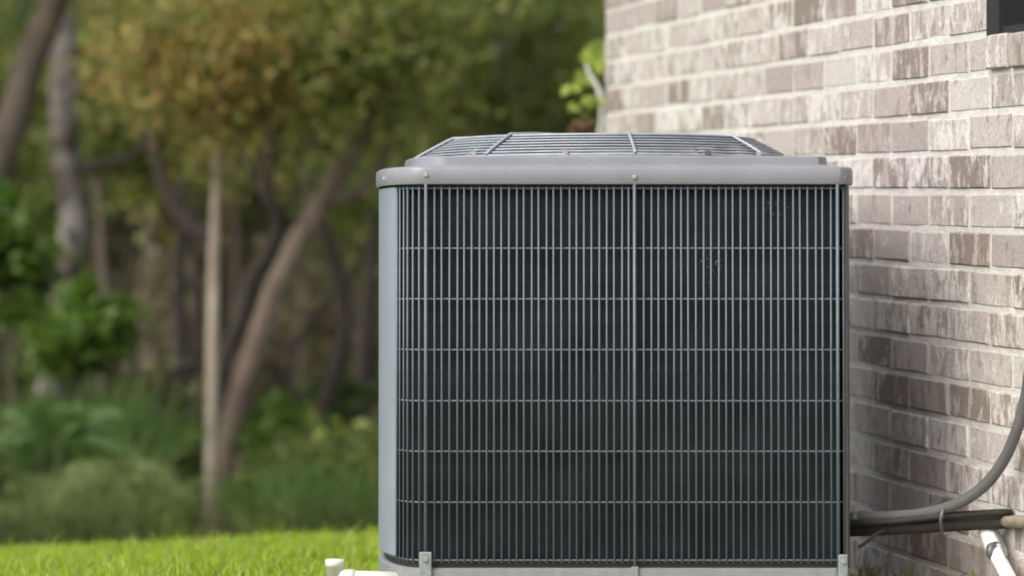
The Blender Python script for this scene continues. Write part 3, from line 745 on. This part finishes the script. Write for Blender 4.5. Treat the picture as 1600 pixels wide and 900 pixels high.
# far wood as one mass
def slab(n, x0, x1, y0, y1, z0, z1): return np.stack([RNG.uniform(x0, x1, n), RNG.uniform(y0, y1, n), RNG.uniform(z0, z1, n)], 1)
def mass(name, A, mat, label):
    Vf = []; Ff = []; o_ = 0
    for V, Fc in A: Vf.append(V); Ff.append(Fc + o_); o_ += len(V)
    tag(link(name, mesh_np(name, np.concatenate(Vf), np.concatenate(Ff)), mat), label, 'woodland', kind='stuff')
mass('far_foliage', [leaves_geo(clumps((-3, 27, 3.2), (11, 4, 2.6), 420, 26000, .4), 0.24, 0.6), leaves_geo(slab(20000, -24, 14, 38, 60, 1.5, 9.5), 0.55, 0.7)], M['lf_olive'], 'far off olive green foliage filling the top of the wood')
mass('far_undergrowth', [leaves_geo(slab(34000, -15, 9, 26, 36, -1.9, 2.2), 0.26, 0.4), leaves_geo(slab(16000, -24, 14, 38, 60, -2, 2.6), 0.55, 0.7)], M['lf_far'], 'far off grey brown undergrowth between the trunks')

# shrubs
def shrub(label, x0, x1, y0, y1, Y, n, size, mat, k=26, sp=0.07, depth=0.4, nst=4, group=None, st=None):
    cx = (x0 + x1) / 2; g = ground_pt(cx, Y); root = empty('shrub', g); tag(root, label, 'shrub', group)
    c, r_ = pxbox(x0, x1, y0, y1, Y, depth)
    foliage('leaves', root, clumps(c, r_, k, n, sp), size, mat)
    for i in range(nst):
        e = Vector(c) + Vector((random.uniform(-.7, .7) * r_[0], random.uniform(-.3, .3), random.uniform(0, .7) * r_[2]))
        m_ = (g + e) / 2 + Vector((random.uniform(-.08, .08), 0, 0))
        tubeL('stem', [g + Vector((random.uniform(-.04, .04), 0, -0.05)), m_, e], [0.014, 0.010, 0.004], st or M['bark_grey'], root, sides=6, n=4)
    return root
shrub('tall bright green shrub at the far left beside the leaning trunk', -60, 75, 300, 520, 13.4, 2300, 0.085, M['lf_bright'])
shrub('bright green bush in front of the mottled trunk foot', 60, 200, 430, 610, 13.2, 1500, 0.08, M['lf_bright'], 20)
shrub('mid green shrub behind the bright bushes at the left', -40, 130, 180, 420, 16.2, 1700, 0.09, M['lf_green'])
shrub('small dark bush low at the left edge of the lawn', -40, 110, 690, 860, 12.6, 1700, 0.075, M['lf_dark'])
shrub('dark low bush left of the brown trunk foot', 150, 300, 740, 870, 12.9, 1500, 0.075, M['lf_dark'])
shrub('green low bush right of the brown trunk foot', 395, 500, 690, 860, 13.0, 1900, 0.08, M['lf_green'])
shrub('yellow green bush tip right of the brown trunk', 405, 480, 630, 730, 13.6, 520, 0.075, M['lf_bright'], 12)
shrub('dark green bush beside the foot of the air conditioner', 480, 640, 680, 860, 12.7, 2200, 0.08, M['lf_green'])
shrub('dark shrub deep in the gap behind the forked stem', 420, 600, 600, 800, 14.6, 1500, 0.085, M['lf_dark'])
shrub('thin olive brush in the brown gap between the trunks', 190, 330, 380, 620, 18.0, 700, 0.09, M['lf_far'], 24, .12)
shrub('thin olive brush right of the leaning brown trunk', 430, 570, 330, 600, 18.2, 700, 0.09, M['lf_far'], 24, .12)

shrub('mid green thicket behind the ferns at the left', -60, 130, 560, 850, 13.6, 2600, 0.085, M['lf_green'], 40, .09)
shrub('mid green thicket left of the brown trunk behind the ferns', 110, 295, 610, 860, 13.9, 2600, 0.085, M['lf_green'], 40, .09)
# ferns
def fern(label, x, y, Y, nf, L, mat, spread=(-1, 1), lift=1.0):
    base = P(x, y, Y); root = empty('fern', base); tag(root, label, 'fern')
    st = Vector((base.x, base.y, float(gz(base.x, Y))))
    tubeL('stem', [st - Vector((0, 0, 0.05)), (st + base) / 2, base], [0.012, 0.011, 0.01], M['lf_dark'], root, sides=7, n=2)
    for i in range(nf):
        a = spread[0] + (spread[1] - spread[0]) * (i + random.uniform(-.3, .3) + .5) / nf
        el_ = lift * random.uniform(0.5, 1.15); l_ = L * random.uniform(.75, 1.15)
        dr = Vector((math.sin(a), random.uniform(-.55, .25), 0)); V = []; Fc = []
        prev = None; N = 22; pts = []
        for k in range(N + 1):
            s = k / N; pts.append(Vector((dr.x * l_ * s, dr.y * l_ * s * .6, l_ * (el_ * s * .9 - 0.75 * s * s * (0.4 + abs(a) * .5)))))
        v0, f0 = tube_geo(pts, [0.006 * (1 - .8 * k / N) for k in range(N + 1)], 4); g = Geo(); g.add(v0, f0)
        for k in range(2, N):
            t = (pts[k+1] - pts[k-1]).normalized(); side = t.cross(Vector((0, -.8, .6))); side.normalize()
            ll = 0.075 * l_ * math.sin(math.pi * min(1, k / N * .9 + .12)) + 0.02
            for sg_ in (-1, 1):
                d = (side * sg_ + t * 0.55 + Vector((0, 0, -.18))).normalized(); wv = t * 0.0042
                b = pts[k]; g.add([b - wv, b + d * ll * .5 - wv * 1.2 , b + d * ll, b + d * ll * .5 + wv * 1.2, b + wv], [(0, 1, 2, 3, 4)])
        g.build('frond', mat, root)
    return root
def strap(label, x, y, Y, n, L, mat, spread=1.2, width=0.012, wide=0.2):
    b = P(x, y, Y); root = empty('strap_leaf_plant', b); tag(root, label, 'plant')
    V = []; Fc = []
    for i in range(n):
        a = random.uniform(-spread, spread); l_ = L * random.uniform(.55, 1.2); w = width * random.uniform(.6, 1.3)
        p = Vector((random.uniform(-wide, wide), random.uniform(-.15, .15), random.uniform(-.03, .03) - .5 * abs(a) * .1)); dy = random.uniform(-.7, .5)
        droop = random.uniform(.3, 1.0); o = len(V)
        for k in range(5):
            q = k / 4; c = p + Vector((math.sin(a) * l_ * q, dy * l_ * q * .5, l_ * (math.cos(a * .8) * q * 1.1 - droop * .6 * q * q)))
            ww = w * (1 - q * .85) * .5; tx = Vector((math.cos(a), 0, -math.sin(a))) * ww
            V += [c - tx, c + tx]
        for k in range(4): Fc.append((o+2*k, o+2*k+1, o+2*k+3, o+2*k+2))
    link('leaves', mesh_py('leaves', V, Fc), mat, root)
    g_ = Vector((b.x, b.y, float(gz(b.x, Y)))); tubeL('stem', [g_ - Vector((0, 0, .05)), b], [.03, .05], M['bark_dark'], root, sides=7, n=1)
    return root
FE, FL, LG, LD = M['lf_fern'], M['lf_fernlight'], M['lf_green'], M['lf_dark']
strap('large blue green plant with tall fanned leaves left of the brown trunk', 165, 720, 12.6, 260, .42, FE, 1.1, .014, .22)
strap('blue green plant with fanned leaves at the far left edge', 20, 740, 12.5, 230, .40, FE, 1.2, .014, .22)
strap('pale olive plant with arching leaves reaching towards the brown trunk', 180, 800, 12.0, 230, .36, FL, 1.5, .011, .16)
strap('pale olive low plant with arching leaves near the left edge of the lawn', 70, 830, 11.8, 220, .30, FL, 1.5, .011, .2)
strap('mid green low plant on the lawn edge left of the trunk foot', 235, 860, 11.6, 220, .24, LG, 1.4, .012, .2)
strap('dark green low plant on the lawn edge below the large blue green plant', 160, 850, 11.5, 220, .24, LD, 1.4, .012, .2)
strap('dark green low plant in the left corner of the lawn edge', 0, 860, 11.4, 200, .26, LD, 1.4, .012, .2)
strap('blue green plant with arching leaves right of the brown trunk foot', 475, 800, 12.2, 260, .34, FE, 1.3, .013, .2)
strap('mid green low plant on the lawn edge right of the trunk foot', 455, 855, 11.6, 220, .24, LG, 1.4, .012, .2)
strap('dark green plant on the lawn edge close to the air conditioner', 530, 840, 11.5, 260, .28, LD, 1.4, .012, .22)
strap('soft green plant with upright leaves behind the air conditioner corner', 545, 770, 12.6, 220, .32, LG, 1.0, .013, .2)
fern('feathery pale green fern spreading right of the large blue green plant', 185, 750, 12.0, 18, 0.30, M['lf_fernlight'], (-1.3, 1.6), .75)
fern('feathery blue green fern in front of the bright left bushes', 90, 690, 12.2, 20, 0.36, M['lf_fern'], (-1.2, 1.2), 1.0)
# shrub at the far corner of the house
g = ground_pt(915, 8.6); root = empty('shrub', g); tag(root, 'yellow green leafed shrub with a white stem at the house corner', 'shrub')
Cs = np.concatenate([clumps(np.array(P(928, 95, 8.6)), np.array([.035, .06, .05]), 7, 46, 0.016), clumps(np.array(P(905, 130, 8.6)), np.array([.03, .06, .06]), 6, 22, 0.018), clumps(np.array(P(920, 165, 8.6)), np.array([.03, .06, .05]), 5, 14, 0.016), clumps(np.array(P(925, 300, 8.6)), np.array([.1, .1, .15]), 10, 120, .04)])
foliage('leaves', root, Cs, 0.042, M['lf_yellow'], 0.62)
tubeL('stem', [g - Vector((0, 0, .05)), P(936, 420, 8.6), P(936, 230, 8.6), P(940, 190, 8.6), P(937, 145, 8.6), P(921, 115, 8.6), P(916, 100, 8.6)], [0.009, 0.008, 0.0075, 0.0075, 0.007, 0.006, 0.003], M['pvc'], root, sides=8, n=5)
Cb = clumps(np.array(P(912, 199, 8.5)), np.array([.035, .03, .004]), 7, 60, 0.008); foliage('dead_leaves', root, Cb, 0.035, M['lf_brown'], 0.6)

# weeds at the foot of the wall
def weed(label, x, y, Y, n, L):
    b = P(x, y, Y); b.z = float(gz(b.x, Y)); root = empty('weed', b); tag(root, label, 'weed')
    for i in range(n):
        a = random.uniform(-1, 1); l_ = L * random.uniform(.6, 1.2); w = l_ * .07
        p0 = Vector((random.uniform(-.015, .015), random.uniform(-.01, .01), -0.005)); p1 = p0 + Vector((a * l_ * .35, random.uniform(-.3, .1) * l_, l_ * .7)); p2 = p1 + Vector((a * l_ * .35, random.uniform(-.2, .1) * l_, l_ * .25))
        V = [p0 - Vector((w*.4, 0, 0)), p0 + Vector((w*.4, 0, 0)), p1 + Vector((w, 0, 0)), p1 - Vector((w, 0, 0)), p2]
        link('leaf', mesh_py('leaf', V, [(0,1,2,3), (3,2,4)]), M['lf_weed'], root)
weed('small green weed at the wall foot beside the right strap', 1348, 905, 5.72, 9, 0.05)
weed('low green weed at the wall foot below the black line', 1412, 915, 5.5, 9, 0.06)
weed('green weed at the wall foot left of the slanting white pipe', 1462, 930, 5.33, 8, 0.075)
weed('taller green weed close to the slanting white pipe', 1527, 950, 5.1, 9, 0.095)

# ------------------------------------------------------------------ lawn grass
def grass(n, x0, x1, y0, y1, hmin, hmax, wid):
    X = RNG.uniform(x0, x1, n); Y = RNG.uniform(y0, y1, n)
    ok = ~((X > UX - 0.42) & (X < UX + 0.46) & (Y > UY - 0.06) & (Y < UY + 0.82)) & (X < XW - SL * (Y - YW) - 0.02) | (Y > 8.0) & (X < 2)
    X, Y = X[ok], Y[ok]; n = len(X); Z = gz(X, Y) - 0.004
    h = RNG.uniform(hmin, hmax, n) * (0.8 + 0.4 * np.sin(X * 5 + np.sin(Y * 4) * 2) ** 2); a = RNG.uniform(0, 2 * np.pi, n); lean = RNG.uniform(0.05, 0.75, n) * h
    wd = RNG.uniform(.6, 1.3, n) * wid; b = RNG.uniform(0, 2 * np.pi, n)
    base = np.stack([X, Y, Z], 1); wv = np.stack([np.cos(b) * wd, np.sin(b) * wd, np.zeros(n)], 1) * .5
    dv = np.stack([np.cos(a) * lean, np.sin(a) * lean, np.zeros(n)], 1); zv = np.zeros((n, 3)); zv[:, 2] = h
    mid = base + dv * .3 + zv * .6; tip = base + dv + zv * (1 - 0.25 * (lean / h)[:, None])
    V = np.stack([base - wv, base + wv, mid + wv * .8, mid - wv * .8, tip], 1).reshape(-1, 3)
    i = np.arange(n)[:, None] * 5
    return V, np.concatenate([i + np.array([0, 1, 2]), i + np.array([0, 2, 3]), i + np.array([3, 2, 4])], 0)
parts_ = [grass(85000, -2.3, 0.1, 5.15, 8.3, 0.022, 0.052, 0.0042), grass(26000, -4.5, 2.2, 7.2, 10.0, 0.03, 0.06, 0.006), grass(20000, -3.0, 1.2, 3.6, 5.3, 0.02, 0.045, 0.005), grass(1500, .55, 1.0, 5.0, 7.5, .015, .04, .004), grass(700, -2.3, -0.1, 5.4, 8.3, .06, .085, .0035)]
Vf = []; Ff = []; o_ = 0
for V, Fc in parts_: Vf.append(V); Ff.append(Fc + o_); o_ += len(V)
tag(link('lawn_grass', mesh_np('lawn_grass', np.concatenate(Vf), np.concatenate(Ff)), M['grass']), 'short bright green lawn grass in front of the wood', 'grass', kind='stuff')
